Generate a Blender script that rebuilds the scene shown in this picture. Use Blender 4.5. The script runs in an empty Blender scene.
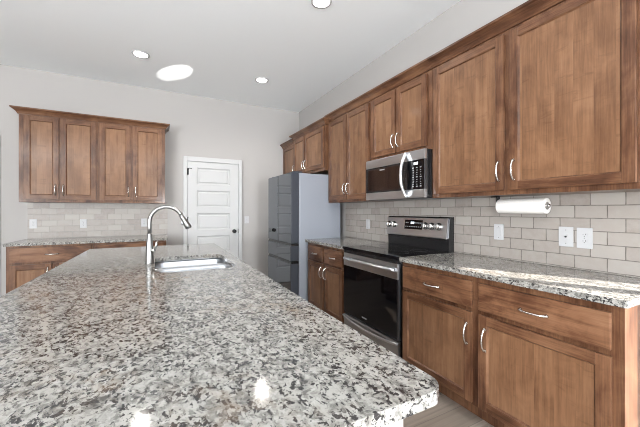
import bpy, bmesh, math, random
from mathutils import Vector, Matrix
random.seed(7)
PI = math.pi
scene = bpy.context.scene
col = scene.collection

# ------------------------------------------------------------------ camera, sky, sun, daylight, exposure
cd = bpy.data.cameras.new('camera'); cam = bpy.data.objects.new('camera', cd); col.objects.link(cam)
cd.sensor_width = 36.0; cd.lens = 308.92 * 36 / 640; cd.shift_y = -2.84 / 640
cd.clip_start = 0.02
cam.location = (0, 0, 1.2718); cam.rotation_euler = (PI / 2, 0, -0.4856)
scene.camera = cam

w = bpy.data.worlds.new('sky'); scene.world = w; w.use_nodes = True
bg = w.node_tree.nodes['Background']; bg.inputs[0].default_value = (0.80, 0.90, 1.0, 1); bg.inputs[1].default_value = 5.0

def lamp(name, kind, loc, direction, energy, color=(1, 1, 1), **kw):
    l = bpy.data.lights.new(name, kind); o = bpy.data.objects.new(name, l); col.objects.link(o)
    l.energy = energy; l.color = color
    for k, v in kw.items(): setattr(l, k, v)
    o.location = loc
    o.rotation_euler = Vector(direction).to_track_quat('-Z', 'Y').to_euler()
    return o
lamp('sun', 'SUN', (7, -8, 6), (-0.51, 1.0, -0.61), 22.0, (1.0, 0.95, 0.87), angle=0.009)
# rear: daylight from living room windows; left: unseen fill lamp added to light cabinet doors
lamp('rear_window_daylight', 'AREA', (0.85, -5.44, 1.35), (-.1, 1, 1.5), 420, (0.96, 0.985, 1.0), shape='RECTANGLE', size=1.3, size_y=2.0)
lamp('left_fill_light', 'AREA', (-4.52, -3.2, 1.30), (1, .25, 1.5), 760, (0.96, 0.985, 1.0), shape='RECTANGLE', size=3.6, size_y=2.0)
scene.view_settings.view_transform = 'Standard'; scene.view_settings.look = 'None'
scene.view_settings.exposure = 0.36
scene.cycles.filter_width = 1.0; scene.view_settings.gamma = 1.0; scene.view_settings.use_curve_mapping = False

XW, YB, ZC = 2.2906, 5.167, 3.064       # right wall, back wall, ceiling

# ------------------------------------------------------------------ materials
class NT:
    def __init__(s, name):
        m = bpy.data.materials.new(name); m.use_nodes = True; s.m = m; s.t = m.node_tree; s.n = s.t.nodes
        s.b = s.n['Principled BSDF']
    def node(s, t, **kw):
        n = s.n.new(t)
        for k, v in kw.items(): setattr(n, k, v)
        return n
    def link(s, a, b): s.t.links.new(a, b)
    def val(s, sock, v):
        if hasattr(v, 'is_linked') or hasattr(v, 'links'): s.link(v, sock)
        else: sock.default_value = v
    def math(s, op, a, b=0.0, c=None, clamp=False):
        n = s.node('ShaderNodeMath', operation=op, use_clamp=clamp)
        s.val(n.inputs[0], a); s.val(n.inputs[1], b)
        if c is not None: s.val(n.inputs[2], c)
        return n.outputs[0]
    def vmath(s, op, a, b):
        n = s.node('ShaderNodeVectorMath', operation=op); s.val(n.inputs[0], a); s.val(n.inputs[1], b)
        return n.outputs['Value'] if op == 'DOT_PRODUCT' else n.outputs[0]
    def ramp(s, f, stops):
        n = s.node('ShaderNodeValToRGB'); s.val(n.inputs[0], f)
        e = n.color_ramp.elements
        while len(e) < len(stops): e.new(0.5)
        for i, (p, c) in enumerate(stops):
            e[i].position = p
            e[i].color = (c, c, c, 1) if isinstance(c, (int, float)) else (*c, 1)
        return n.outputs[0]
    def mix(s, f, a, b, mode='MIX'):
        n = s.node('ShaderNodeMix', data_type='RGBA', blend_type=mode)
        s.val(n.inputs[0], f)
        for i, v in ((6, a), (7, b)):
            if isinstance(v, tuple): v = (*v, 1)[:4]
            s.val(n.inputs[i], v)
        return n.outputs[2]
    def noise(s, v, scale, detail=3, rough=.5, dist=0, out='Fac'):
        n = s.node('ShaderNodeTexNoise'); s.val(n.inputs['Vector'], v); n.inputs['Scale'].default_value = scale
        n.inputs['Detail'].default_value = detail; n.inputs['Roughness'].default_value = rough; n.inputs['Distortion'].default_value = dist
        return n.outputs[out]
    def coord(s): return s.node('ShaderNodeTexCoord').outputs['Object']
    def mapping(s, v, loc=(0, 0, 0), rot=(0, 0, 0), scale=(1, 1, 1)):
        n = s.node('ShaderNodeMapping'); s.val(n.inputs[0], v)
        n.inputs[1].default_value = loc; n.inputs[2].default_value = rot; n.inputs[3].default_value = scale
        return n.outputs[0]
    def bump(s, h, strength=.2, dist=.002):
        n = s.node('ShaderNodeBump'); s.val(n.inputs['Height'], h); n.inputs['Strength'].default_value = strength; n.inputs['Distance'].default_value = dist
        s.link(n.outputs[0], s.b.inputs['Normal'])
    def set(s, **kw):
        for k, v in kw.items():
            k = {'color': 'Base Color', 'rough': 'Roughness', 'metal': 'Metallic', 'spec': 'Specular IOR Level', 'emit': 'Emission Color', 'power': 'Emission Strength', 'coat': 'Coat Weight', 'coat_rough': 'Coat Roughness', 'aniso': 'Anisotropic', 'ior': 'IOR'}[k]
            if isinstance(v, tuple): v = (*v, 1)[:4]
            s.val(s.b.inputs[k], v)
        return s.m

def plain(name, color, rough=.5, metal=0.0, **kw):
    t = NT(name)
    f = t.noise(t.coord(), 30, 2)
    t.set(color=t.mix(t.math('MULTIPLY', f, .10), color, tuple(c * .80 for c in color)), rough=rough, metal=metal, **kw)
    return t.m

def wood(name, horizontal=False, stave=.0, tone=1.0, figure=1.0):
    t = NT(name)
    co = t.coord(); sep = t.node('ShaderNodeSeparateXYZ'); t.link(co, sep.inputs[0])
    acr = t.math('ADD', sep.outputs[0], sep.outputs[1]); lon = sep.outputs[2]
    if horizontal: acr, lon = lon, acr
    rnd = t.node('ShaderNodeObjectInfo').outputs['Random']
    off = t.math('MULTIPLY', rnd, 37.0)
    cb = t.node('ShaderNodeCombineXYZ'); t.link(t.math('ADD', acr, off), cb.inputs[0]); t.link(lon, cb.inputs[1]); t.link(off, cb.inputs[2])
    v = cb.outputs[0]
    if stave:
        # glued up boards: every stave takes its own tone and its own figure
        wob = t.math('ADD', t.math('DIVIDE', t.math('ADD', acr, off), stave), 0)
        idx = t.math('FLOOR', wob)
        wn = t.node('ShaderNodeTexWhiteNoise', noise_dimensions='1D'); t.link(idx, wn.inputs['W'])
        st = wn.outputs['Value']
        cb2 = t.node('ShaderNodeCombineXYZ'); t.link(t.math('MULTIPLY', st, 13.0), cb2.inputs[1]); t.link(t.math('MULTIPLY', st, 5.0), cb2.inputs[2])
        v = t.vmath('ADD', v, cb2.outputs[0])
    fine = t.noise(t.mapping(v, scale=(150, 5, 1)), 1.0, 4, .65)
    band = t.noise(t.mapping(v, scale=(30, 1.6, 1)), 1.0, 3, .5, .5)
    blot = t.noise(t.mapping(v, scale=(6, 3.6, 1)), 1.0, 4, .6, .5)
    k = t.math('ADD', t.math('MULTIPLY', band, .26), t.math('ADD', t.math('MULTIPLY', t.math('ADD', t.math('MULTIPLY', t.math('SUBTRACT', fine, .5), 1.15), .5), .24), t.math('MULTIPLY', t.math('ADD', t.math('MULTIPLY', t.math('SUBTRACT', blot, .5), figure), .5), .50)))
    if stave: k = t.math('ADD', k, t.math('MULTIPLY', t.math('SUBTRACT', st, .5), .09))
    k = t.math('ADD', k, t.math('MULTIPLY', t.math('SUBTRACT', rnd, .5), .04))
    if stave: k = t.math('ADD', t.math('MULTIPLY', k, .72), .155)
    wd = [(.036, .0140, .0075), (.095, .042, .022), (.158, .077, .041), (.225, .120, .068)] if not stave else [(.070, .031, .0155), (.145, .071, .036), (.207, .108, .057), (.27, .150, .086)]
    c = t.ramp(k, [(.33, tuple(x * tone for x in wd[0])), (.46, tuple(x * tone for x in wd[1])), (.56, tuple(x * tone for x in wd[2])), (.74, tuple(x * tone for x in wd[3]))])
    curl = t.noise(t.mapping(v, scale=(5, 30, 1)), 1.0, 3, .55, 1.2)
    c = t.mix(t.ramp(curl, [(.60, 0), (.74, .38)]), c, (.085, .038, .019))
    # small darker knots and mineral streaks
    kn = t.noise(t.mapping(v, scale=(9, 4.5, 1)), 1.0, 2, .5)
    c = t.mix(t.ramp(kn, [(.64, 0), (.78, .5 if not stave else .3)]), c, (.060, .028, .016))
    t.set(color=c, rough=t.math('ADD', t.math('MULTIPLY', fine, .10), .30), coat=.35, coat_rough=.12, spec=.15)
    t.bump(fine, .08, .001)
    return t.m

WV = wood('stained_wood_upright_grain'); WH = wood('stained_wood_level_grain', True)
WP = wood('stained_wood_panel', stave=.088, tone=1.0); WD = wood('stained_wood_drawer', True, tone=1.12, figure=1.5)

def granite_material():
    t = NT('speckled_granite'); co = t.coord()
    warp = t.noise(co, 20.0, 4, .6, out='Color')
    s = t.node('ShaderNodeVectorMath', operation='SCALE'); t.link(warp, s.inputs[0]); s.inputs['Scale'].default_value = .034
    v = t.vmath('ADD', co, s.outputs[0])
    v = t.mapping(v, rot=(0, 0, .55), scale=(1.0, .66, 1.0))
    vo = t.node('ShaderNodeTexVoronoi'); t.link(v, vo.inputs['Vector']); vo.inputs['Scale'].default_value = 130
    cell = t.vmath('DOT_PRODUCT', vo.outputs['Color'], (.5, .5, 0))
    mid = t.noise(v, 110, 6, .7)
    big = t.noise(v, 36, 4, .6)
    tone = t.math('ADD', t.math('MULTIPLY', cell, .30), t.math('ADD', t.math('MULTIPLY', big, .55), t.math('MULTIPLY', mid, .50)))
    c = t.ramp(tone, [(.48, (.08, .077, .073)), (.60, (.18, .174, .162)), (.69, (.27, .262, .243)), (.82, (.39, .38, .357))])
    # pale feldspar crystals
    cr = t.noise(v, 34, 4, .55, .7)
    c = t.mix(t.ramp(cr, [(.53, 0), (.575, .85)]), c, (.36, .35, .325))
    # dark mica flecks, gathered in drifts
    msk = t.noise(v, 30, 4, .6)
    fk = t.math('ADD', t.noise(v, 105, 4, .62, .35), t.math('MULTIPLY', t.math('SUBTRACT', msk, .5), .45))
    c = t.mix(t.ramp(fk, [(.548, 0), (.578, .96)]), c, (.026, .024, .025))
    gq = t.noise(v, 75, 5, .6)
    c = t.mix(t.ramp(gq, [(.60, 0), (.65, .40)]), c, (.17, .165, .165))
    ru = t.math('MULTIPLY', t.ramp(t.noise(co, 2.3, 4, .6), [(.48, 0), (.66, 1)]), t.ramp(t.noise(v, 26, 4, .6), [(.42, 0), (.64, 1)]))
    c = t.mix(t.math('MULTIPLY', ru, .5), c, (.22, .145, .09))
    t.set(color=c, rough=.09, spec=.5)
    return t.m
GR = granite_material()

def tile(name, right):
    t = NT(name); co = t.coord(); sep = t.node('ShaderNodeSeparateXYZ'); t.link(co, sep.inputs[0])
    cb = t.node('ShaderNodeCombineXYZ'); t.link(t.math('SUBTRACT', sep.outputs[1 if right else 0], .092 if right else .03), cb.inputs[0]); t.link(sep.outputs[2], cb.inputs[1])
    wob = t.noise(co, 14, 2, out='Color')
    s = t.node('ShaderNodeVectorMath', operation='SCALE'); t.link(wob, s.inputs[0]); s.inputs['Scale'].default_value = .004
    v = t.vmath('ADD', cb.outputs[0], s.outputs[0])
    br = t.node('ShaderNodeTexBrick'); t.link(v, br.inputs['Vector'])
    br.inputs['Scale'].default_value = 1; br.inputs['Brick Width'].default_value = .157; br.inputs['Row Height'].default_value = .0768
    br.inputs['Mortar Size'].default_value = .0026; br.inputs['Mortar Smooth'].default_value = .25; br.inputs['Bias'].default_value = 0
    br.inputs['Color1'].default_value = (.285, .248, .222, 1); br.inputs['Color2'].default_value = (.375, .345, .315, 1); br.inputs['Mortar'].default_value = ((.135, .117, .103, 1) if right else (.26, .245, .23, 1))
    cl = t.noise(co, 22, 5, .65)
    c = t.mix(t.ramp(cl, [(.40, 0), (.68, .5)]), br.outputs['Color'], (.365, .34, .315), 'MIX')
    c = t.mix(t.ramp(t.noise(co, 120, 4, .7), [(.60, 0), (.72, .35)]), c, (.40, .36, .32))
    t.set(color=c, rough=.42)
    t.bump(t.math('SUBTRACT', t.math('MULTIPLY', cl, .15), br.outputs['Fac']), .7, .0025)
    return t.m
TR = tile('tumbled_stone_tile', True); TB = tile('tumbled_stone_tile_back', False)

def planks():
    t = NT('vinyl_plank_floor'); co = t.coord()
    br = t.node('ShaderNodeTexBrick'); t.link(co, br.inputs['Vector']); br.inputs['Scale'].default_value = 1
    br.inputs['Brick Width'].default_value = 1.2; br.inputs['Row Height'].default_value = .15; br.inputs['Mortar Size'].default_value = .0012; br.offset = .37
    br.inputs['Color1'].default_value = (.19, .155, .128, 1); br.inputs['Color2'].default_value = (.37, .31, .26, 1); br.inputs['Mortar'].default_value = (.06, .05, .045, 1)
    g = t.noise(t.mapping(co, scale=(2.5, 45, 1)), 1, 5, .6, .5)
    c = t.mix(t.ramp(g, [(.35, .65), (.65, 0)]), br.outputs['Color'], (.16, .13, .108))
    t.set(color=c, rough=.45); return t.m
FL = planks()

def paint(name, c, rough=.85):
    t = NT(name); n = t.noise(t.coord(), 160, 3, .6)
    t.set(color=c, rough=rough, spec=.25); t.bump(n, .06, .001); return t.m
WALL = paint('warm_grey_wall_paint', (.405, .388, .376)); CEIL = paint('white_ceiling_paint', (.90, .925, .94))
WHITE = paint('white_trim_paint', (.50, .50, .50), .5); GREIGE = paint('greige_panel_paint', (.52, .49, .46), .5)
WHITE_PLASTIC = plain('white_plastic', (.50, .50, .51), .4, spec=.3)
SLOT = plain('dark_slot', (.03, .03, .03), .5)

def steel(name, base=(.60, .61, .63), rough=.28, along=(1, 1, 14)):
    t = NT(name); n = t.noise(t.mapping(t.coord(), scale=along), 14, 3, .6)
    t.set(color=base, metal=1.0, rough=t.math('ADD', t.math('MULTIPLY', n, .01), rough)); return t.m
STEEL = steel('brushed_stainless'); SINK = steel('brushed_sink_steel', (.47, .485, .51), .30, (40, 2, 2)); NICKEL = steel('satin_nickel', (.70, .685, .66), .24, (20, 20, 20))
RSTEEL = steel('dark_brushed_stainless', (.36, .365, .375), .32)
MWBAR = steel('pale_satin_bar', (.86, .86, .86), .38)
FAUCET = steel('spot_free_stainless', (.30, .297, .29), .30, (20, 20, 20))
DSTEEL = steel('dark_grey_steel', (.16, .165, .18), .35)
CHROME = plain('polished_chrome', (.80, .80, .80), .10, 1.0)
BLACK = plain('black_enamel', (.012, .012, .013), .22); BGLASS = plain('black_glass', (.004, .004, .005), .045, spec=.28)
MWGLASS = plain('tinted_door_glass', (.018, .010, .008), .06)
FMIRROR = plain('mirrored_grey_glass', (.125, .133, .148), .035, 1.0); FSIDE = plain('silver_grey_sheet', (.235, .25, .285), .40)
FEDGE = plain('charcoal_metal', (.022, .026, .036), .5)
PAPER = plain('white_paper', (.82, .80, .77), .9); CARD = plain('grey_card', (.36, .33, .30), .8)
PLATEMARK = plain('pale_mark', (.26, .26, .26), .6)
RING = plain('grey_burner_print', (.06, .06, .065), .15)

def glow(name, c, p):
    t = NT(name); t.set(color=(.8, .8, .8), emit=c, power=p); return t.m
LED = glow('lit_lens', (1.0, .97, .92), 14); DISPLAY = glow('lit_digits', (.75, .9, 1.0), 1.2)
def window_glass():
    t = NT('clear_pane'); t.set(color=(1, 1, 1), rough=0.0, ior=1.45); t.b.inputs['Transmission Weight'].default_value = 1
    return t.m

# ------------------------------------------------------------------ mesh helpers (everything is given in world metres)
class MB:
    def __init__(s): s.bm = bmesh.new()
    def box(s, x0, x1, y0, y1, z0, z1, m=0, bev=0.0):
        x0, x1 = sorted((x0, x1)); y0, y1 = sorted((y0, y1)); z0, z1 = sorted((z0, z1))
        b = s.bm
        vs = [b.verts.new(p) for p in ((x0, y0, z0), (x1, y0, z0), (x1, y1, z0), (x0, y1, z0), (x0, y0, z1), (x1, y0, z1), (x1, y1, z1), (x0, y1, z1))]
        fs = [b.faces.new([vs[i] for i in f]) for f in ((3, 2, 1, 0), (4, 5, 6, 7), (0, 1, 5, 4), (1, 2, 6, 5), (2, 3, 7, 6), (3, 0, 4, 7))]
        for f in fs: f.material_index = m
        if bev:
            es = list({e for f in fs for e in f.edges})
            r = bmesh.ops.bevel(b, geom=es, offset=bev, segments=2, profile=.6, affect='EDGES', clamp_overlap=True)
            for f in r['faces']: f.material_index = m
        return s
    def loft(s, rings, m=0, cap0=True, cap1=True, smooth=True, closed=True):
        b = s.bm; R = [[b.verts.new(p) for p in r] for r in rings]; n = len(R[0])
        for a, c in zip(R, R[1:]):
            for i in range(n if closed else n - 1):
                j = (i + 1) % n
                f = b.faces.new((a[i], a[j], c[j], c[i])); f.material_index = m; f.smooth = smooth
        if cap0: f = b.faces.new(R[0][::-1]); f.material_index = m
        if cap1: f = b.faces.new(R[-1]); f.material_index = m
        return s
    def tube(s, pts, rad, m=0, n=12, caps=True):
        pts = [Vector(p) for p in pts]
        rad = rad if isinstance(rad, (list, tuple)) else [rad] * len(pts)
        rings = []; prev = None
        for i, p in enumerate(pts):
            t = (pts[min(i + 1, len(pts) - 1)] - pts[max(i - 1, 0)]).normalized()
            if prev is None:
                u = t.orthogonal().normalized()
            else:
                u = (prev - t * prev.dot(t)).normalized()
            prev = u; v = t.cross(u)
            r = rad[i]; ru, rv = (r, r) if not isinstance(r, tuple) else r
            rings.append([p + u * math.cos(2 * PI * k / n) * ru + v * math.sin(2 * PI * k / n) * rv for k in range(n)])
        return s.loft(rings, m, caps, caps)
    def lathe(s, c, prof, axis='z', m=0, n=32, caps=True):
        c = Vector(c); rings = []
        for r, h in prof:
            ring = []
            for k in range(n):
                a = 2 * PI * k / n; x, y = r * math.cos(a), r * math.sin(a)
                ring.append(c + Vector({'z': (x, y, h), 'x': (h, x, y), 'y': (y, h, x)}[axis]))
            rings.append(ring)
        return s.loft(rings, m, caps, caps)
    def torus(s, c, R, r, axis='z', m=0, n=40, k=8):
        return s.ringtube([Vector(c) + Vector({'z': (R * math.cos(a), R * math.sin(a), 0), 'x': (0, R * math.cos(a), R * math.sin(a)), 'y': (R * math.sin(a), 0, R * math.cos(a))}[axis]) for a in [2 * PI * i / n for i in range(n)]], r, {'z': Vector((0, 0, 1)), 'x': Vector((1, 0, 0)), 'y': Vector((0, 1, 0))}[axis], Vector(c), m, k)
    def ringtube(s, pts, r, ax, c, m=0, k=8):
        b = s.bm; R = []
        for p in pts:
            u = (p - c).normalized()
            R.append([b.verts.new(p + u * r * math.cos(2 * PI * j / k) + ax * r * math.sin(2 * PI * j / k)) for j in range(k)])
        for i in range(len(R)):
            a, d = R[i], R[(i + 1) % len(R)]
            for j in range(k):
                f = b.faces.new((a[j], a[(j + 1) % k], d[(j + 1) % k], d[j])); f.smooth = True; f.material_index = m
        return s
    def prism(s, outline, z0, z1, holes=(), m=0, bev=0.0):
        """horizontal slab from a plan outline, with holes"""
        b = s.bm; es = []; top = []
        for loop in (outline, *holes):
            vs = [b.verts.new((x, y, z1)) for x, y in loop]
            es += [b.edges.new((vs[i], vs[(i + 1) % len(vs)])) for i in range(len(vs))]
        r = bmesh.ops.triangle_fill(b, edges=es, use_beauty=True, use_dissolve=False)
        fs = [g for g in r['geom'] if isinstance(g, bmesh.types.BMFace)]
        for f in fs: f.material_index = m
        ex = bmesh.ops.extrude_face_region(b, geom=fs)
        bmesh.ops.translate(b, verts=[g for g in ex['geom'] if isinstance(g, bmesh.types.BMVert)], vec=(0, 0, z0 - z1))
        for f in b.faces: f.material_index = m
        bmesh.ops.recalc_face_normals(b, faces=b.faces)
        if bev:
            rim = [e for e in b.edges if len(e.link_faces) == 2 and abs(e.link_faces[0].normal.z - e.link_faces[1].normal.z) > .5]
            bmesh.ops.bevel(b, geom=rim, offset=bev, segments=3, profile=.5, affect='EDGES', clamp_overlap=True)
        return s
    def build(s, name, mats, parent=None, loc=None, recalc=True):
        b = s.bm
        if recalc: bmesh.ops.recalc_face_normals(b, faces=b.faces)
        root = parent
        while root is not None and root.parent is not None: root = root.parent
        org = Vector(root.location) if root is not None else Vector(loc or (0, 0, 0))
        bmesh.ops.translate(b, verts=b.verts, vec=-org)
        me = bpy.data.meshes.new(name); b.to_mesh(me); b.free()
        for mm in (mats if isinstance(mats, (list, tuple)) else [mats]): me.materials.append(mm)
        o = bpy.data.objects.new(name, me); col.objects.link(o)
        if parent is not None: o.parent = parent
        else: o.location = org
        return o

def tag(o, label=None, cat=None, group=None, kind=None):
    for k, v in (('label', label), ('category', cat), ('group', group), ('kind', kind)):
        if v: o[k] = v
    return o
def thing(name, loc, label, cat, group=None):
    o = bpy.data.objects.new(name, None); col.objects.link(o); o.location = loc; o.empty_display_size = .1
    return tag(o, label, cat, group)
def structure(name, mb, mats, parent=None):
    o = mb.build(name, mats, parent)
    if parent is None: o['kind'] = 'structure'
    return o

def rrect(x0, x1, y0, y1, r, n=6):
    """rounded rectangle outline; r one radius or four (x0y0, x1y0, x1y1, x0y1)"""
    r = r if isinstance(r, (list, tuple)) else [r] * 4
    out = []
    for (cx, cy, a0), q in zip(((x0, y0, PI), (x1, y0, 1.5 * PI), (x1, y1, 0), (x0, y1, .5 * PI)), r):
        if q <= 0: out.append((cx, cy)); continue
        ox = cx + (q if cx == x0 else -q); oy = cy + (q if cy == y0 else -q)
        for i in range(n + 1):
            a = a0 + .5 * PI * i / n
            out.append((ox + q * math.cos(a), oy + q * math.sin(a)))
    return out

# a wall frame: w runs along the wall, d is the distance out from it
class RightWall:
    @staticmethod
    def p(wd, d, z): return (XW - d, wd, z)
class BackWall:
    @staticmethod
    def p(wd, d, z): return (wd, YB - d, z)
def fbox(mb, F, w0, w1, d0, d1, z0, z1, m=0, bev=0.0):
    a, b = F.p(w0, d0, z0), F.p(w1, d1, z1)
    return mb.box(a[0], b[0], a[1], b[1], z0, z1, m, bev)

# ------------------------------------------------------------------ the room shell
structure('floor', MB().box(-4.6, XW + .1, -5.6, YB + .1, -.08, 0), FL)
structure('ceiling', MB().box(-4.7, XW + .1, -5.6, YB + .1, ZC, ZC + .1), CEIL)
wr = structure('wall_right', MB().box(XW, XW + .1, .17, YB, 0, ZC).box(XW, XW + .1, -1.0, -.92, 0, ZC).box(XW, XW + .1, -.92, .17, 2.12, ZC).box(XW + .02, XW + .08, -.46, -.37, 0, 2.13), WALL)
wb = structure('wall_back', MB().box(-4.6, XW + .1, YB, YB + .1, 0, ZC), WALL)
# left wall with one wide opening behind the added fill lamp, rear wall of the living room with one run of glass
m = MB(); m.box(-4.7, -4.6, -5.6, -5.0, 0, ZC).box(-4.7, -4.6, -1.4, YB + .1, 0, ZC).box(-4.7, -4.6, -5.0, -1.4, 0, .3).box(-4.7, -4.6, -5.0, -1.4, 2.3, ZC)
structure('wall_left', m, WALL)
m = MB(); m.box(-4.6, .2, -5.6, -5.5, 0, ZC).box(1.5, 1.7, -5.6, -5.5, 0, ZC).box(.2, 1.5, -5.6, -5.5, 0, .3).box(.2, 1.5, -5.6, -5.5, 2.4, ZC)
structure('wall_rear', m, WALL)
# the jog: unseen side wall and solid outer wall, added to block the sun
structure('wall_jog', MB().box(1.6, 1.7, -5.5, -1.1, 0, ZC), WALL)
m = MB().box(1.6, XW + .1, -1.1, -1.0, 0, ZC)
structure('wall_corner', m, WALL)

# casing of the passage at the far left of the back wall
structure('trim_1', MB().box(-1.768, -1.692, YB - .02, YB, 0, 2.14, 0, .003).box(-2.75, -1.60 - .092, YB - .021, YB, 2.14, 2.215, 0, .003), WHITE)
structure('baseboard_back', MB().box(.13, .353, YB - .014, YB, 0, .10, 0, .003).box(1.247, 1.55, YB - .014, YB, 0, .10, 0, .003), WHITE)

# ------------------------------------------------------------------ pantry door
d = structure('door_1', MB().box(.409, 1.189, YB - .012, YB, .0, 2.045), WHITE)
m = MB()
rows = [(1.94 - .355 * i - .258, 1.94 - .355 * i) for i in range(5)]
PX0, PX1, f0, f1 = .548, 1.050, YB - .034, YB - .012
m.box(.413, PX0, f0, f1, .01, 2.02, 0, .0015).box(PX1, 1.186, f0, f1, .01, 2.02, 0, .0015)
edges = [2.02] + [z for r in rows for z in (r[1], r[0])] + [.01]
for i in range(0, len(edges), 2): m.box(PX0, PX1, f0, f1, edges[i + 1], edges[i], 0, .0015)
m.build('door_slab', WHITE, d)
for z0, z1 in rows:
    m = MB()
    a = [(PX0, z0), (PX1, z0), (PX1, z1), (PX0, z1)]
    def q(i, y): return [(PX0 + i, y, z0 + i), (PX1 - i, y, z0 + i), (PX1 - i, y, z1 - i), (PX0 + i, y, z1 - i)]
    m.loft([q(0, YB - .0335), q(.014, YB - .020), q(.026, YB - .020), q(.040, YB - .029)], 0, False, True, smooth=False)
    m.build('door_panel', WHITE, d)
m = MB()
m.box(.353, .409, YB - .046, YB, 0, 2.105, 0, .004).box(1.189, 1.247, YB - .046, YB, 0, 2.105, 0, .004).box(.409, 1.189, YB - .046, YB, 2.035, 2.105, 0, .004)
m.build('door_casing', WHITE, d)
m = MB().lathe((1.118, YB - .034, .937), [(.031, 0), (.031, -.006), (.012, -.010), (.011, -.030), (.024, -.036), (.030, -.048), (.027, -.060), (.014, -.066)], 'y')
tag(m.build('door_knob', BLACK, d), 'black round knob')
m = MB().box(1.178, 1.188, YB - .037, YB - .030, .90, .975)
m.build('strike_plate', BLACK, d)
for z in (1.87, 1.12, .25):
    m = MB().tube([(.414, YB - .044, z - .05), (.414, YB - .044, z + .05)], .0075).box(.411, .432, YB - .038, YB - .033, z - .045, z + .045)
    if z > 1.5: m.tube([(.414, YB - .044, z + .045), (.44, YB - .075, z + .05), (.47, YB - .085, z + .045)], .005)
    m.build('door_hinge', BLACK, d)

# ------------------------------------------------------------------ tiled splashbacks (parts of their walls)
m = MB().box(XW - .009, XW, .525, 3.577, .914, 1.42).box(XW - .009, XW, 1.80, 2.64, .80, .914)
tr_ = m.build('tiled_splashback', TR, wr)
m = MB().box(-1.442, .14, YB - .009, YB, .914, 1.40)
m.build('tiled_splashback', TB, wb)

# ------------------------------------------------------------------ cabinet builders
def door(F, name, parent, w0, w1, z0, z1, d0, rail=.052, th=.02, panel=True):
    """shaker door: stiles, rails, a sloped inner bead and a flat panel"""
    m = MB(); d1 = d0 + th
    fbox(m, F, w0, w0 + rail, d0, d1, z0, z1, 0, .0022); fbox(m, F, w1 - rail, w1, d0, d1, z0, z1, 0, .0022)
    fbox(m, F, w0 + rail, w1 - rail, d0, d1, z0, z0 + rail, 1, .0012); fbox(m, F, w0 + rail, w1 - rail, d0, d1, z1 - rail, z1, 1, .0012)
    i0, i1, j0, j1 = w0 + rail - .001, w1 - rail + .001, z0 + rail - .001, z1 - rail + .001
    def q(i, dd): return [F.p(i0 + i, dd, j0 + i), F.p(i1 - i, dd, j0 + i), F.p(i1 - i, dd, j1 - i), F.p(i0 + i, dd, j1 - i)]
    m.loft([q(0, d1 - .002), q(.008, d1 - .0105)], 0, False, False, smooth=False)
    o = m.build(name, [WV, WH, WP], parent)
    p = MB(); fbox(p, F, i0 + .004, i1 - .004, d0 + .003, d1 - .0105, j0 + .004, j1 - .004)
    p.build('door_panel', WP, o)
    return o
def drawer(F, parent, w0, w1, z0, z1, d0, th=.02):
    m = MB(); fbox(m, F, w0, w1, d0, d0 + th, z0, z1, 0, .004)
    return m.build('drawer_front', WD, parent)
def pull(F, parent, w, z, d, vertical=True, L=.124):
    """arched satin nickel pull with flared feet"""
    m = MB(); n = 16; pts = []; rad = []
    for i in range(n + 1):
        t = -1 + 2 * i / n
        out = .006 + .024 * (1 - abs(t) ** 2.6); a = t * L / 2
        pts.append(F.p(w, d + out, z + a) if vertical else F.p(w + a, d + out, z))
        rad.append(.0042 + .0036 * abs(t) ** 5 + .0012 * (1 - abs(t)))
    m.tube(pts, rad, 0, 10)
    for sgn in (-1, 1):
        a = sgn * (L / 2 - .002)
        c0 = F.p(w, d - .0005, z + a) if vertical else F.p(w + a, d - .0005, z)
        c1 = F.p(w, d + .010, z + a) if vertical else F.p(w + a, d + .010, z)
        m.tube([c0, c1], [.0105, .0066], 0, 10)
    return m.build('handle', NICKEL, parent)
def carcass(F, parent, w0, w1, z0, z1, dep, name='carcass', toe=0):
    m = MB()
    if toe:
        fbox(m, F, w0 + .001, w1 - .001, .012, dep, z0 + toe, z1, 0, .0015)
        fbox(m, F, w0 + .002, w1 - .002, .012, dep - .075, z0, z0 + toe + .001)
    else:
        fbox(m, F, w0 + .001, w1 - .001, .001, dep, z0, z1, 0, .0015)
    return m.build(name, WV, parent)

def sweep(path, prof, name, mats, label, cat, out_sign=1, parent=None):
    """profile (out, z) carried along a plan polyline with mitred corners; outward is to the right of travel"""
    P = [Vector((x, y)) for x, y in path]; rings = []
    N = []
    for a, b in zip(P, P[1:]):
        t = (b - a).normalized(); N.append(Vector((t.y, -t.x)) * out_sign)
    for i, p in enumerate(P):
        if i == 0: o = N[0]
        elif i == len(P) - 1: o = N[-1]
        else: o = (N[i - 1] + N[i]) / (1 + N[i - 1].dot(N[i]))
        rings.append([(p.x + o.x * u, p.y + o.y * u, z) for u, z in prof])
    m = MB().loft(rings, 0, True, True, smooth=False)
    o = m.build(name, mats, parent, loc=(P[0].x, P[0].y, prof[0][1]))
    if label: tag(o, label, cat)
    return o
def crown(path, z, parent, h=.075, sign=-1): return sweep(path, crown_profile(z, h), 'crown_molding', WH, None, None, sign, parent)
def crown_profile(z, h=.075, out=.062):
    return [(0, z), (.010, z), (.012, z + .10 * h), (.016, z + .18 * h), (.022, z + .36 * h), (.034, z + .56 * h), (.048, z + .70 * h), (out - .006, z + .76 * h), (out, z + .80 * h), (out, z + h), (0, z + h)]

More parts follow.
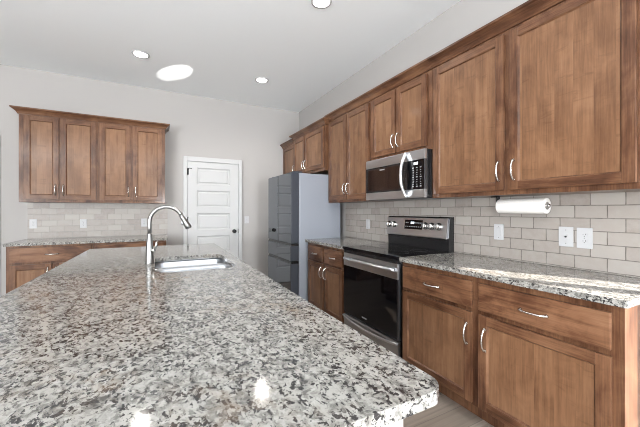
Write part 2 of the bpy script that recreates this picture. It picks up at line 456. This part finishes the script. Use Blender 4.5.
# ------------------------------------------------------------------ right wall: wall cabinets
U = .305; UZ = 1.374
c = thing('wall_cabinet', (XW, 1.17, UZ), 'large two-door brown wooden wall cabinet above the paper towel roll', 'cabinet')
carcass(RightWall, c, .548, 1.80, UZ, 2.452, U)
dd = door(RightWall, 'door', c, .583, 1.168, 1.403, 2.403, U); pull(RightWall, dd, 1.140, 1.528, U + .02)
dd = door(RightWall, 'door', c, 1.206, 1.772, 1.403, 2.403, U); pull(RightWall, dd, 1.234, 1.528, U + .02)
crown([(XW - .002, .548), (XW - U, .548), (XW - U, 1.80)], 2.428, c)

c = thing('wall_cabinet', (XW, 2.2, 1.778), 'short two-door brown wooden wall cabinet directly above the microwave', 'cabinet')
carcass(RightWall, c, 1.80, 2.612, 1.778, 2.452, U)
dd = door(RightWall, 'door', c, 1.846, 2.208, 1.812, 2.405, U, .056); pull(RightWall, dd, 2.184, 1.925, U + .02)
dd = door(RightWall, 'door', c, 2.226, 2.588, 1.812, 2.405, U, .056); pull(RightWall, dd, 2.250, 1.925, U + .02)
crown([(XW - U, 1.80), (XW - U, 2.612)], 2.428, c)

c = thing('wall_cabinet', (XW, 3.06, UZ), 'tall narrow two-door brown wooden wall cabinet between microwave and refrigerator', 'cabinet')
carcass(RightWall, c, 2.612, 3.525, UZ, 2.452, U)
dd = door(RightWall, 'door', c, 2.638, 3.058, 1.403, 2.408, U, .056); pull(RightWall, dd, 3.030, 1.53, U + .02)
dd = door(RightWall, 'door', c, 3.076, 3.492, 1.403, 2.408, U, .056); pull(RightWall, dd, 3.104, 1.53, U + .02)
crown([(XW - U, 2.612), (XW - U, 3.525)], 2.428, c)

FD = .352
c = thing('wall_cabinet', (XW, 4.03, 1.80), 'two-door brown wooden cabinet mounted over the refrigerator', 'cabinet')
carcass(RightWall, c, 3.526, 4.556, 1.80, 2.415, FD)
dd = door(RightWall, 'door', c, 3.552, 4.118, 1.838, 2.378, FD, .056); pull(RightWall, dd, 4.09, 1.945, FD + .02)
dd = door(RightWall, 'door', c, 4.136, 4.535, 1.838, 2.378, FD, .056); pull(RightWall, dd, 4.164, 1.945, FD + .02)
crown([(XW - U + .001, 3.526), (XW - FD, 3.526), (XW - FD, 4.556), (XW - U, 4.556)], 2.39, c)

c = thing('wall_cabinet', (XW, 4.86, 1.80), 'small brown wooden corner cabinet at the far end beyond the refrigerator', 'cabinet')
carcass(RightWall, c, 4.557, YB - .001, 1.80, 2.385, U)
dd = door(RightWall, 'door', c, 4.60, 5.10, 1.838, 2.35, U, .056); pull(RightWall, dd, 4.63, 1.945, U + .02)
crown([(XW - U, 4.62), (XW - U, YB - .002)], 2.36, c)

# ------------------------------------------------------------------ right wall: base cabinets and worktops
BD = .61; CT = .884
c = thing('base_cabinet', (XW, 1.17, 0), 'wide brown wooden base cabinet right of the range, two drawers over two doors', 'cabinet')
carcass(RightWall, c, .530, 1.815, 0, CT, BD, toe=.105)
for w0, w1, hw in ((.570, 1.167, 1.125), (1.212, 1.795, 1.24)):
    e = drawer(RightWall, c, w0, w1, .690, .848, BD); pull(RightWall, e, (w0 + w1) / 2 + (.0 if w0 < 1 else .01), .762, BD + .02, False, .125)
    dd = door(RightWall, 'door', c, w0, w1, .122, .664, BD); pull(RightWall, dd, hw, .53, BD + .02)
c = thing('base_cabinet', (XW, 3.07, 0), 'brown wooden base cabinet between range and refrigerator, two drawers over two doors', 'cabinet')
carcass(RightWall, c, 2.625, 3.505, 0, CT, BD, toe=.105)
for w0, w1, hw in ((2.672, 3.052, 3.024), (3.088, 3.470, 3.116)):
    e = drawer(RightWall, c, w0, w1, .690, .848, BD); pull(RightWall, e, (w0 + w1) / 2, .762, BD + .02, False, .105)
    dd = door(RightWall, 'door', c, w0, w1, .122, .664, BD, .056); pull(RightWall, dd, hw, .565, BD + .02)

def worktop(name, outline, label, holes=(), z1=.914, z0=.884):
    o = MB().prism(outline, z0, z1, holes, 0, .005).build(name, GR, loc=(outline[0][0], outline[0][1], z0))
    return tag(o, label, 'countertop')
CX = XW - .648
worktop('countertop', rrect(CX, XW - .010, .513, 1.813, (.012, .004, .002, .002)), 'polished speckled granite countertop right of the range, partly in sunlight')
worktop('countertop', rrect(CX, XW - .010, 2.627, 3.515, (.002, .002, .004, .006)), 'short polished speckled granite countertop between range and refrigerator')

# ------------------------------------------------------------------ the range
RY0, RY1, RF = 1.822, 2.615, 1.648
r = thing('kitchen_range', (XW - .32, 2.218, 0), 'freestanding stainless steel electric range with black glass cooktop', 'stove')
MB().box(RF + .022, XW - .045, RY0 + .002, RY1 - .002, .06, .893, 0, .004).box(RF + .06, XW - .08, RY0 + .03, RY1 - .03, 0, .062).build('body', BLACK, r)
o = MB().prism(rrect(RF - .012, XW - .10, RY0 - .002, RY1 + .002, .008), .893, .918, (), 0, .004).build('cooktop', BGLASS, r)
for cx, cy, R in ((1.80, 2.02, .105), (1.80, 2.43, .085), (2.06, 2.02, .075), (2.06, 2.43, .095)):
    MB().lathe((cx, cy, .9181), [(R, 0), (R, .0004), (R - .003, .0004), (R - .003, 0), (R, 0)], 'z', 0, 48, False).build('burner_ring', RING, o)
# oven door: steel band over a black glass face
od = MB().box(RF + .004, RF + .022, RY0 + .004, RY1 - .004, .262, .858, 0, .004).build('oven_door', DSTEEL, r)
MB().box(RF - .004, RF + .006, RY0 + .006, RY1 - .006, .735, .856, 0, .004).build('top_band', STEEL, od)
MB().box(RF - .001, RF + .006, RY0 + .022, RY1 - .006, .268, .735, 0, .002).build('oven_window', BGLASS, od)
n = 22; pts = []
for i in range(n + 1):
    t = -1 + 2 * i / n
    pts.append((RF - .012 - .046 * (1 - abs(t) ** 3.2), 2.2185 + t * .365, .815 - .006 * t * t))
MB().tube(pts, [(.016, .012)] * len(pts), 0, 12).build('handle', STEEL, od)
MB().box(RF - .0022, RF, 2.235, 2.305, .300, .312).build('nameplate', PLATEMARK, od)
m = MB().box(RF - .004, RF + .022, RY0 + .006, RY1 - .006, .861, .890, 0, .003); m.build('vent_trim', BLACK, r)
# storage drawer with a bowed steel face
prof = [(RF + .020, .255), (RF - .002, .252), (RF - .010, .238), (RF - .006, .215), (RF + .000, .19), (RF + .002, .085), (RF + .020, .080)]
sd = MB().loft([[(x, y, z) for x, z in prof] for y in (RY0 + .004, RY1 - .004)], 0, True, True, False).build('storage_drawer', RSTEEL, r)
lip = [(RF - .010 - .022 * (1 - t * t), 2.2185 + .388 * t, .238 - .020 * (1 - t * t)) for t in [-1 + 2 * i / 20 for i in range(21)]]
MB().tube(lip, [(.009, .014)] * 21, 0, 12).build('handle', STEEL, sd)
# back guard
bg_ = [(XW - .012, .90), (XW - .075, .90), (XW - .078, 1.03), (XW - .070, 1.205), (XW - .060, 1.215), (XW - .012, 1.215)]
g = MB().loft([[(x, y, z) for x, z in bg_] for y in (RY0 + .004, RY1 - .004)], 0, True, True, False).build('backguard', BLACK, r)
fp = [(XW - .074, 1.205), (XW - .082, 1.200), (XW - .104, 1.045), (XW - .106, 1.030), (XW - .100, 1.024), (XW - .076, 1.030)]
MB().loft([[(x, y, z) for x, z in fp] for y in (RY0 + .012, RY1 - .008)], 0, True, True, False).build('control_panel', STEEL, g)
def onpanel(z, out=0):                       # x on the tilted face
    k = (1.200 - z) / .155
    return XW - .082 - .022 * k - out
def panel_quad(y0, y1, z0, z1, out):
    return [[(onpanel(z0, 0) + .003, y, z0), (onpanel(z0, out), y, z0), (onpanel(z1, out), y, z1), (onpanel(z1, 0) + .003, y, z1)] for y in (y0, y1)]
dp = MB().loft(panel_quad(2.112, 2.345, 1.093, 1.182, .0015), 0, True, True, False).build('display', BGLASS, g)
MB().loft(panel_quad(2.218, 2.262, 1.143, 1.164, .0022), 0, True, True, False).build('lit_clock', DISPLAY, dp)
m = MB()
for z in (1.112, 1.150):
    for i in range(9):
        y = 2.125 + i * .024
        if z > 1.14 and 2.20 < y < 2.28: continue
        MB().loft(panel_quad(y, y + .015, z, z + .009, .0020), 0, True, True, False).build('button_mark', PLATEMARK, dp)
for y in (2.572, 2.494, 2.072, 1.996, 1.918):
    z = 1.130; x = onpanel(z)
    m = MB().lathe((x, y, z), [(.034, .004), (.034, -.006), (.030, -.008), (.029, -.026), (.024, -.031), (.004, -.031)], 'x', 0, 24)
    m.box(x - .036, x - .028, y - .006, y + .006, z - .024, z + .024, 0, .002)
    m.build('knob', NICKEL, g)

# ------------------------------------------------------------------ the microwave
MY0, MY1, MX, MZ0, MZ1 = 1.802, 2.596, 1.905, 1.378, 1.775
r = thing('microwave', (2.1, 2.2, MZ0), 'stainless steel over-the-range microwave with black door glass', 'microwave')
MB().box(MX + .026, XW - .011, MY0, MY1, MZ0 + .004, MZ1, 0, .003).build('body', BLACK, r)
MB().box(MX + .03, XW - .06, MY0 + .03, MY1 - .03, MZ0 - .004, MZ0 + .006, 0, .002).build('underside_grille', DSTEEL, r)
MB().box(MX, MX + .026, MY0 + .001, MY1, 1.694, MZ1, 0, .004).build('top_band', STEEL, r)
MB().box(MX, MX + .026, MY0 + .001, MY1, MZ0, 1.449, 0, .004).build('bottom_band', STEEL, r)
md = MB().box(MX + .001, MX + .026, 2.004, MY1, 1.449, 1.694, 0, .002).build('door', BLACK, r)
MB().box(MX - .001, MX + .003, 2.055, MY1 - .035, 1.470, 1.678, 0, .001).build('door_window', MWGLASS, md)
MB().box(MX - .0018, MX - .0008, 2.300, 2.372, 1.657, 1.668).build('nameplate', PLATEMARK, md)
n = 20; pts = []; rad = []
for i in range(n + 1):
    t = -1 + 2 * i / n
    pts.append((MX - .004 - .056 * (1 - abs(t) ** 2.2), 2.016, 1.578 + t * .190)); rad.append((.025 - .003 * t * t, .014 - .003 * t * t))
MB().tube(pts, rad, 0, 12).build('handle', MWBAR, md)
cp = MB().box(MX + .001, MX + .026, MY0 + .012, 2.002, 1.449, 1.694, 0, .002).build('control_panel', BGLASS, r)
MB().box(MX + .001, MX + .026, MY0 + .001, MY0 + .012, 1.449, 1.694, 0, .002).build('side_strip', DSTEEL, r)
MB().box(MX - .0002, MX + .002, 1.880, 1.925, 1.655, 1.676).build('lit_clock', DISPLAY, cp)
m = MB()
for i in range(9):
    for j in range(3):
        y = 1.848 + j * .042; z = 1.470 + i * .0195; s_ = .005 if i % 4 else .0075
        MB().box(MX, MX + .002, y - s_, y + s_ * 1.4, z, z + s_ * 1.1).build('button_mark', PLATEMARK, cp)

# ------------------------------------------------------------------ the refrigerator
r = thing('refrigerator', (1.85, 3.95, 0), 'tall grey refrigerator with mirrored doors and two bottom drawers', 'refrigerator')
FY0, FY1, FXF, FXB = 3.525, 4.395, 1.567, 2.17
MB().box(FXF, FXB, FY0, FY1, .03, 1.742, 0, .006).build('body', FSIDE, r)
MB().box(FXF + .05, FXB - .05, FY0 + .04, FY1 - .04, 0, .032).build('plinth', BLACK, r)
def fpanel(name, y0, y1, z0, z1, x=1.456):
    o = MB().box(x + .004, FXF - .006, y0, y1, z0, z1, 0, .004).build(name, FEDGE, r)
    MB().box(x, x + .006, y0 + .001, y1 - .001, z0 + .002, z1 - .002, 0, .0015).build('mirror_face', FMIRROR, o)
    return o
ym = (FY0 + FY1) / 2
fpanel('door', FY0 + .002, ym - .003, .866, 1.748); fpanel('door', ym + .003, FY1 - .002, .866, 1.748)
for z0, z1 in ((.648, .834), (.075, .614)):
    o = fpanel('drawer', FY0 + .002, FY1 - .002, z0, z1, 1.452)
    MB().box(1.462, FXF - .006, FY0 + .003, FY1 - .003, z1 - .002, z1 + .028).build('grip_recess', BLACK, o)
for y in (FY0 + .05, FY1 - .05):
    MB().box(1.50, 1.62, y - .03, y + .03, 1.742, 1.765, 0, .004).build('hinge_cover', FEDGE, r)

# ------------------------------------------------------------------ back wall: wall cabinets, base cabinets, worktop
def back_upper(x0, x1, doors, label, path):
    c = thing('wall_cabinet', ((x0 + x1) / 2, YB, UZ), label, 'cabinet')
    carcass(BackWall, c, x0, x1, UZ, 2.44, U)
    for (a, b), hx in zip(doors, (doors[0][1] - .03, doors[1][0] + .03)):
        dd = door(BackWall, 'door', c, a, b, 1.410, 2.405, U, .056); pull(BackWall, dd, hx, 1.525, U + .02)
    crown(path, 2.412, c, .072, 1)
back_upper(-1.438, -.673, ((-1.390, -1.066), (-1.050, -.692)), 'two-door brown wooden wall cabinet at the left of the back wall', [(-1.438, YB - .002), (-1.438, YB - U), (-.6725, YB - U)])
back_upper(-.672, .100, ((-.654, -.308), (-.286, .062)), 'two-door brown wooden wall cabinet on the back wall, nearer the white door', [(-.6725, YB - U), (.100, YB - U), (.100, YB - .002)])

def back_base(x0, x1, w0, w1, label):
    c = thing('base_cabinet', ((x0 + x1) / 2, YB, 0), label, 'cabinet')
    carcass(BackWall, c, x0, x1, 0, CT, BD, toe=.105)
    e = drawer(BackWall, c, w0, w1, .698, .858, BD); pull(BackWall, e, (w0 + w1) / 2, .778, BD + .02, False, .115)
    mid = (w0 + w1) / 2
    for a, b, hx in ((w0, mid - .006, mid - .036), (mid + .006, w1, mid + .036)):
        dd = door(BackWall, 'door', c, a, b, .122, .672, BD, .056); pull(BackWall, dd, hx, .57, BD + .02)
back_base(-1.452, -.676, -1.423, -.692, 'dark brown wooden base cabinet at the left end of the back wall')
back_base(-.675, .108, -.657, .078, 'brown wooden base cabinet on the back wall behind the faucet')
worktop('countertop', rrect(-1.466, .122, YB - .648, YB - .010, (.006, .006, .002, .002)), 'long speckled granite countertop along the back wall')

# ------------------------------------------------------------------ the island
AX0, AX1, AY0, AY1 = -.585, .525, .436, 3.55
SH = .030                                                     # the island stands a hair out of square with the room
def sk(x, y): return (x + SH * max(0.0, (y - 1.0)) / 2.5, y)
c = thing('island_cabinet', (0, 2.0, 0), 'kitchen island base with wood fronts and pale end panels under the granite', 'island')
IX0, IX1, IY0, IY1 = -.22, .486, .528, 3.48
for y0, y1 in ((IY0 + .01, 1.93), (2.74, IY1 - .01)):
    MB().box(IX0 + .004, IX1 - .006, y0, y1, .105, .8835).box(IX0 + .03, IX1 - .09, y0, y1, 0, .106).build('carcass', WV, c)
MB().box(IX0 + .004, IX1 - .006, 1.931, 2.739, .105, .640).box(IX0 + .03, IX1 - .09, 1.931, 2.739, 0, .106).build('sink_carcass', WV, c)
MB().box(IX0, IX1 - .04, IY0, IY0 + .012, 0, .8835).build('end_panel', GREIGE, c)
MB().box(IX1 - .045, IX1, IY0 - .006, IY0 + .03, 0, .8835, 0, .002).build('corner_post', GREIGE, c)
MB().box(IX0 - .008, IX0 + .006, IY0, IY1, 0, .8835).build('back_panel', GREIGE, c)
MB().box(IX1 - .006, IX1 - .001, IY0 + .03, IY1 - .01, .105, .8835).build('face_frame', WV, c)
class IslandFront:
    @staticmethod
    def p(wd, d, z): return (IX1 + d, wd, z)
ys = [.56, 1.06, 1.10, 1.60, 1.64, 2.01, 2.02, 2.39, 2.43, 2.93, 2.97, 3.43]
for i in range(0, 12, 2):
    dd = door(IslandFront, 'door', c, ys[i], ys[i + 1], .122, .664, -.001)
    pull(IslandFront, dd, ys[i + (1 if i % 4 == 0 else 0)] + (-.03 if i % 4 == 0 else .03), .56, .019)
    e = MB().box(IX1 - .001, IX1 + .019, ys[i], ys[i + 1], .690, .848, 0, .004).build('drawer_front', WD, c)

SX0, SX1, SY0, SY1 = -.012, .462, 1.985, 2.665
slab = [sk(*p) for p in rrect(AX0, AX1, AY0, AY1, (.03, .042, .008, .008), 8)]
slab_in = []
for a, b in zip(slab, slab[1:] + slab[:1]):                    # extra points along the two long edges
    slab_in.append(a)
    if abs(a[1] - b[1]) > 1.5:
        for k in range(1, 6): 
            y = a[1] + (b[1] - a[1]) * k / 6
            x = (AX1 if a[0] > 0 else AX0)
            slab_in.append(sk(x, y))
hole = rrect(SX0, SX1, SY0, SY1, (.10, .085, .07, .07), 8)
worktop('island_countertop', slab_in, 'large polished speckled granite island top with a sink cutout', [hole], .914, .884)

# undermount sink with two bowls and a low divide
s = thing('kitchen_sink', (.22, 2.37, .70), 'undermount stainless double bowl sink set in the island granite', 'sink')
ZR = .8835
def bowl(name, x0, x1, y0, y1, rad, depth, ztop):
    rings = []
    for i, (z, ins, rr) in enumerate(((ztop, 0, rad), (ztop - .02, .004, rad), (ZR - depth + .03, .012, rad), (ZR - depth + .008, .022, rad * .9), (ZR - depth, .045, rad * .6), (ZR - depth - .002, .14, rad * .2))):
        ins = min(ins, (y1 - y0) / 2 - .02, (x1 - x0) / 2 - .02)
        rings.append([(x, y, z) for x, y in rrect(x0 + ins, x1 - ins, y0 + ins, y1 - ins, max(rr, .012), 6)])
    outer = [[(x, y, z) for x, y in rrect(x0 - .004, x1 + .004, y0 - .004, y1 + .004, rad + .004, 6)] for z in (ZR - depth - .006, ztop)]
    m = MB().loft(outer + rings, 0, True, True)
    o = m.build(name, SINK, s)
    cx, cy = (x0 + x1) / 2, (y0 + y1) / 2
    d = MB().lathe((cx, cy, ZR - depth - .001), [(.044, 0), (.044, .004), (.036, .005), (.030, -.001), (.004, -.001)], 'z', 0, 28).build('drain', CHROME, o)
yd = 2.355
bowl('near_bowl', SX0 - .012, SX1 + .012, SY0 - .012, yd - .012, .075, .19, ZR - .002)
bowl('far_bowl', SX0 - .012, SX1 + .012, yd + .012, SY1 + .012, .075, .19, ZR - .002)
m = MB().prism(rrect(SX0 - .03, SX1 + .016, SY0 - .03, SY1 + .03, .09), ZR - .004, ZR, [rrect(SX0 - .010, SX1 + .010, SY0 - .010, SY1 + .010, .085)])
m.box(SX0 - .012, SX1 + .012, yd - .011, yd + .011, ZR - .06, ZR - .005, 0, .005)
m.build('rim', SINK, s)

# faucet
FX, FY = -.045, 2.40
f = thing('kitchen_faucet', (FX, FY, .914), 'tall curved stainless pull-down faucet standing beside the island sink', 'faucet')
MB().lathe((FX, FY, .9141), [(.030, 0), (.030, .006), (.027, .010), (.025, .05), (.023, .10), (.0185, .155), (.0165, .185), (.0175, .19), (.0175, .20), (.013, .204)], 'z', 0, 28).build('body', FAUCET, f)
pts = [(FX, FY, 1.11), (FX, FY, 1.16), (FX, FY, 1.195)]
cx, cz, R = FX + .103, 1.196, .103
for i in range(1, 20):
    a = PI - (PI * .86) * i / 19
    pts.append((cx + R * math.cos(a), FY, cz + R * math.sin(a)))
MB().tube(pts, .0128, 0, 14).build('spout', FAUCET, f)
e = Vector(pts[-1]); t = (e - Vector(pts[-2])).normalized()
hp = [e - t * .004, e + t * .012, e + t * .035, e + t * .075, e + t * .100, e + t * .106]
sh = MB().tube(hp, [.0135, .0155, .0165, .0205, .0225, .019], 0, 16).build('spray_head', FAUCET, f)
MB().tube([e + t * .106, e + t * .108], [.018, .016], 0, 16).build('spray_nozzle', BLACK, sh)
b0 = e + t * .055
MB().box(b0.x - .028, b0.x - .014, FY - .008, FY + .008, b0.z - .018, b0.z + .012, 0, .003).build('spray_button', BLACK, sh)
lv = MB().tube([(FX + .014, FY - .010, 1.000), (FX + .034, FY - .022, 1.006)], [.014, .013], 0, 14)
lv.tube([(FX + .030, FY - .020, 1.004), (FX + .040, FY - .030, 1.03), (FX + .046, FY - .036, 1.062)], [(.008, .006), (.009, .006), (.011, .005)], 0, 10)
lv.build('lever', NICKEL, f)

# ------------------------------------------------------------------ plates on the walls
def plate(F, w, z, kind, label, cat, group=None, width=.072, hgt=.117, d=.009, name=None):
    o = thing(name or ('light_switch' if kind in ('rocker', 'toggle') else 'wall_outlet' if kind == 'duplex' else 'cable_plate'), F.p(w, d, z), label, cat, group)
    m = MB(); fbox(m, F, w - width / 2, w + width / 2, d, d + .006, z - hgt / 2, z + hgt / 2, 0, .0025); m.build('cover_plate', WHITE_PLASTIC, o)
    if kind == 'duplex':
        for dz in (-.0195, .0195):
            rc = MB(); ring = [[F.p(w + a * 1.0, dd, z + dz + b) for a, b in [(.0165 * math.cos(q) * (1 if abs(math.cos(q)) < .8 else .97), .0145 * math.sin(q)) for q in [2 * PI * i / 20 for i in range(20)]]] for dd in (d + .004, d + .0075)]
            rc.loft(ring, 0, True, True, False); rc = rc.build('receptacle', WHITE_PLASTIC, o)
            sl = MB()
            for a, h_ in ((-.006, .0085), (.006, .007)): fbox(sl, F, w + a - .0011, w + a + .0011, d + .007, d + .0078, z + dz - .001, z + dz - .001 + h_)
            fbox(sl, F, w - .0022, w + .0022, d + .007, d + .0078, z + dz - .010, z + dz - .0055)
            sl.build('slots', SLOT, rc)
    elif kind == 'rocker':
        m = MB(); fbox(m, F, w - .0165, w + .0165, d + .004, d + .0085, z - .033, z + .033, 0, .002); m.build('rocker', WHITE_PLASTIC, o)
    elif kind == 'toggle':
        m = MB(); fbox(m, F, w - .005, w + .005, d + .004, d + .018, z - .006, z + .012, 0, .002); m.build('toggle', WHITE_PLASTIC, o)
    else:
        p0 = F.p(w, d + .005, z); p1 = F.p(w, d + .011, z)
        MB().tube([p0, p1], .0055, 0, 12).build('jack', SLOT, o)
    for dz in ((0,) if kind == 'duplex' else (-.042, .042)):
        MB().tube([F.p(w, d + .005, z + dz), F.p(w, d + .0068, z + dz)], .0032, 0, 10).build('screw', PLATEMARK, o)
plate(RightWall, .902, 1.106, 'duplex', 'white duplex outlet, nearest of the plates on the right splashback', 'outlet', width=.078, hgt=.124)
plate(RightWall, .998, 1.108, 'jack', 'white cover plate with one small round jack, left of the duplex outlet', 'wall plate', width=.078, hgt=.124)
plate(RightWall, 1.430, 1.112, 'rocker', 'white rocker switch on the tile below the paper towel roll', 'switch')
plate(RightWall, 3.062, 1.108, 'rocker', 'white plate on the tile between the range and the refrigerator', 'switch')
plate(BackWall, -1.386, 1.106, 'duplex', 'white outlet at the left end of the back splashback', 'outlet')
plate(BackWall, -.874, 1.100, 'duplex', 'white outlet on the back splashback under the second cabinet door', 'outlet')
plate(BackWall, -.165, 1.100, 'duplex', 'white outlet on the back splashback just left of the faucet', 'outlet')
plate(BackWall, 1.333, 1.118, 'toggle', 'white light switch on the grey wall right of the white door', 'switch', d=.0)

# ------------------------------------------------------------------ paper towel
tx, tz, ty0, ty1 = XW - .14, 1.302, 1.040, 1.345
h = thing('paper_towel_holder', (tx, 1.39, UZ), 'black under-cabinet paper towel holder with a steel rod', 'towel holder')
m = MB().box(tx - .018, tx + .018, ty1 + .006, ty1 + .016, tz - .02, UZ - .0005, 0, .002)
m.box(tx - .018, tx + .018, ty1 + .006, ty1 + .055, UZ - .008, UZ - .0005, 0, .002); m.build('bracket', BLACK, h)
MB().tube([(tx, ty1 + .010, tz), (tx, ty0 - .004, tz)], .0065, 0, 14).lathe((tx, ty0 - .004, tz), [(.0065, 0), (.012, -.002), (.013, -.008), (.006, -.012)], 'y', 0, 18).build('rod', CHROME, h)
t_ = thing('paper_towel_roll', (tx, 1.21, tz), 'white paper towel roll hanging under the right wall cabinet', 'paper towel')
MB().lathe((tx, ty0, tz), [(.024, .002), (.043, 0), (.0495, .003), (.050, .006), (.050, ty1 - ty0 - .006), (.0495, ty1 - ty0 - .003), (.045, ty1 - ty0), (.024, ty1 - ty0 - .002), (.024, .002)], 'y', 0, 40, False).build('paper', PAPER, t_)
MB().lathe((tx, ty0, tz), [(.0225, .001), (.0245, .001), (.0245, ty1 - ty0 - .001), (.0225, ty1 - ty0 - .001), (.0225, .001)], 'y', 0, 32, False).build('core', CARD, t_)

# ------------------------------------------------------------------ recessed ceiling lights
def downlight(x, y, label):
    o = thing('recessed_light', (x, y, ZC), label, 'ceiling light', )
    MB().lathe((x, y, ZC), [(.090, 0), (.088, -.006), (.074, -.008), (.070, -.003), (.070, 0)], 'z', 0, 40, False).build('trim_ring', WHITE, o)
    MB().lathe((x, y, ZC), [(.0705, -.001), (.0705, -.004), (.05, -.006), (.004, -.007)], 'z', 0, 36).build('lens', LED, o)
    l = lamp('downlight_beam', 'SPOT', (0, 0, -.012), (0, 0, -1), 55, (1.0, .95, .88), spot_size=2.6, spot_blend=.9, shadow_soft_size=.07)
    l.parent = o
# added spot lamp standing in for the counter's sun glint on the ceiling
lamp('sun_glint_stand_in', 'SPOT', (1.92, .98, .935), (-1.71, 3.45, 2.13), 900, (1.0, .97, .92), spot_size=.078, spot_blend=.25, shadow_soft_size=.005)
downlight(-.165, 4.09, 'lit recessed ceiling light nearest the back wall cabinets')
downlight(1.272, 4.12, 'lit recessed ceiling light above the refrigerator side near the far corner')
downlight(1.245, 2.335, 'lit recessed ceiling light at the top edge, nearest the camera')
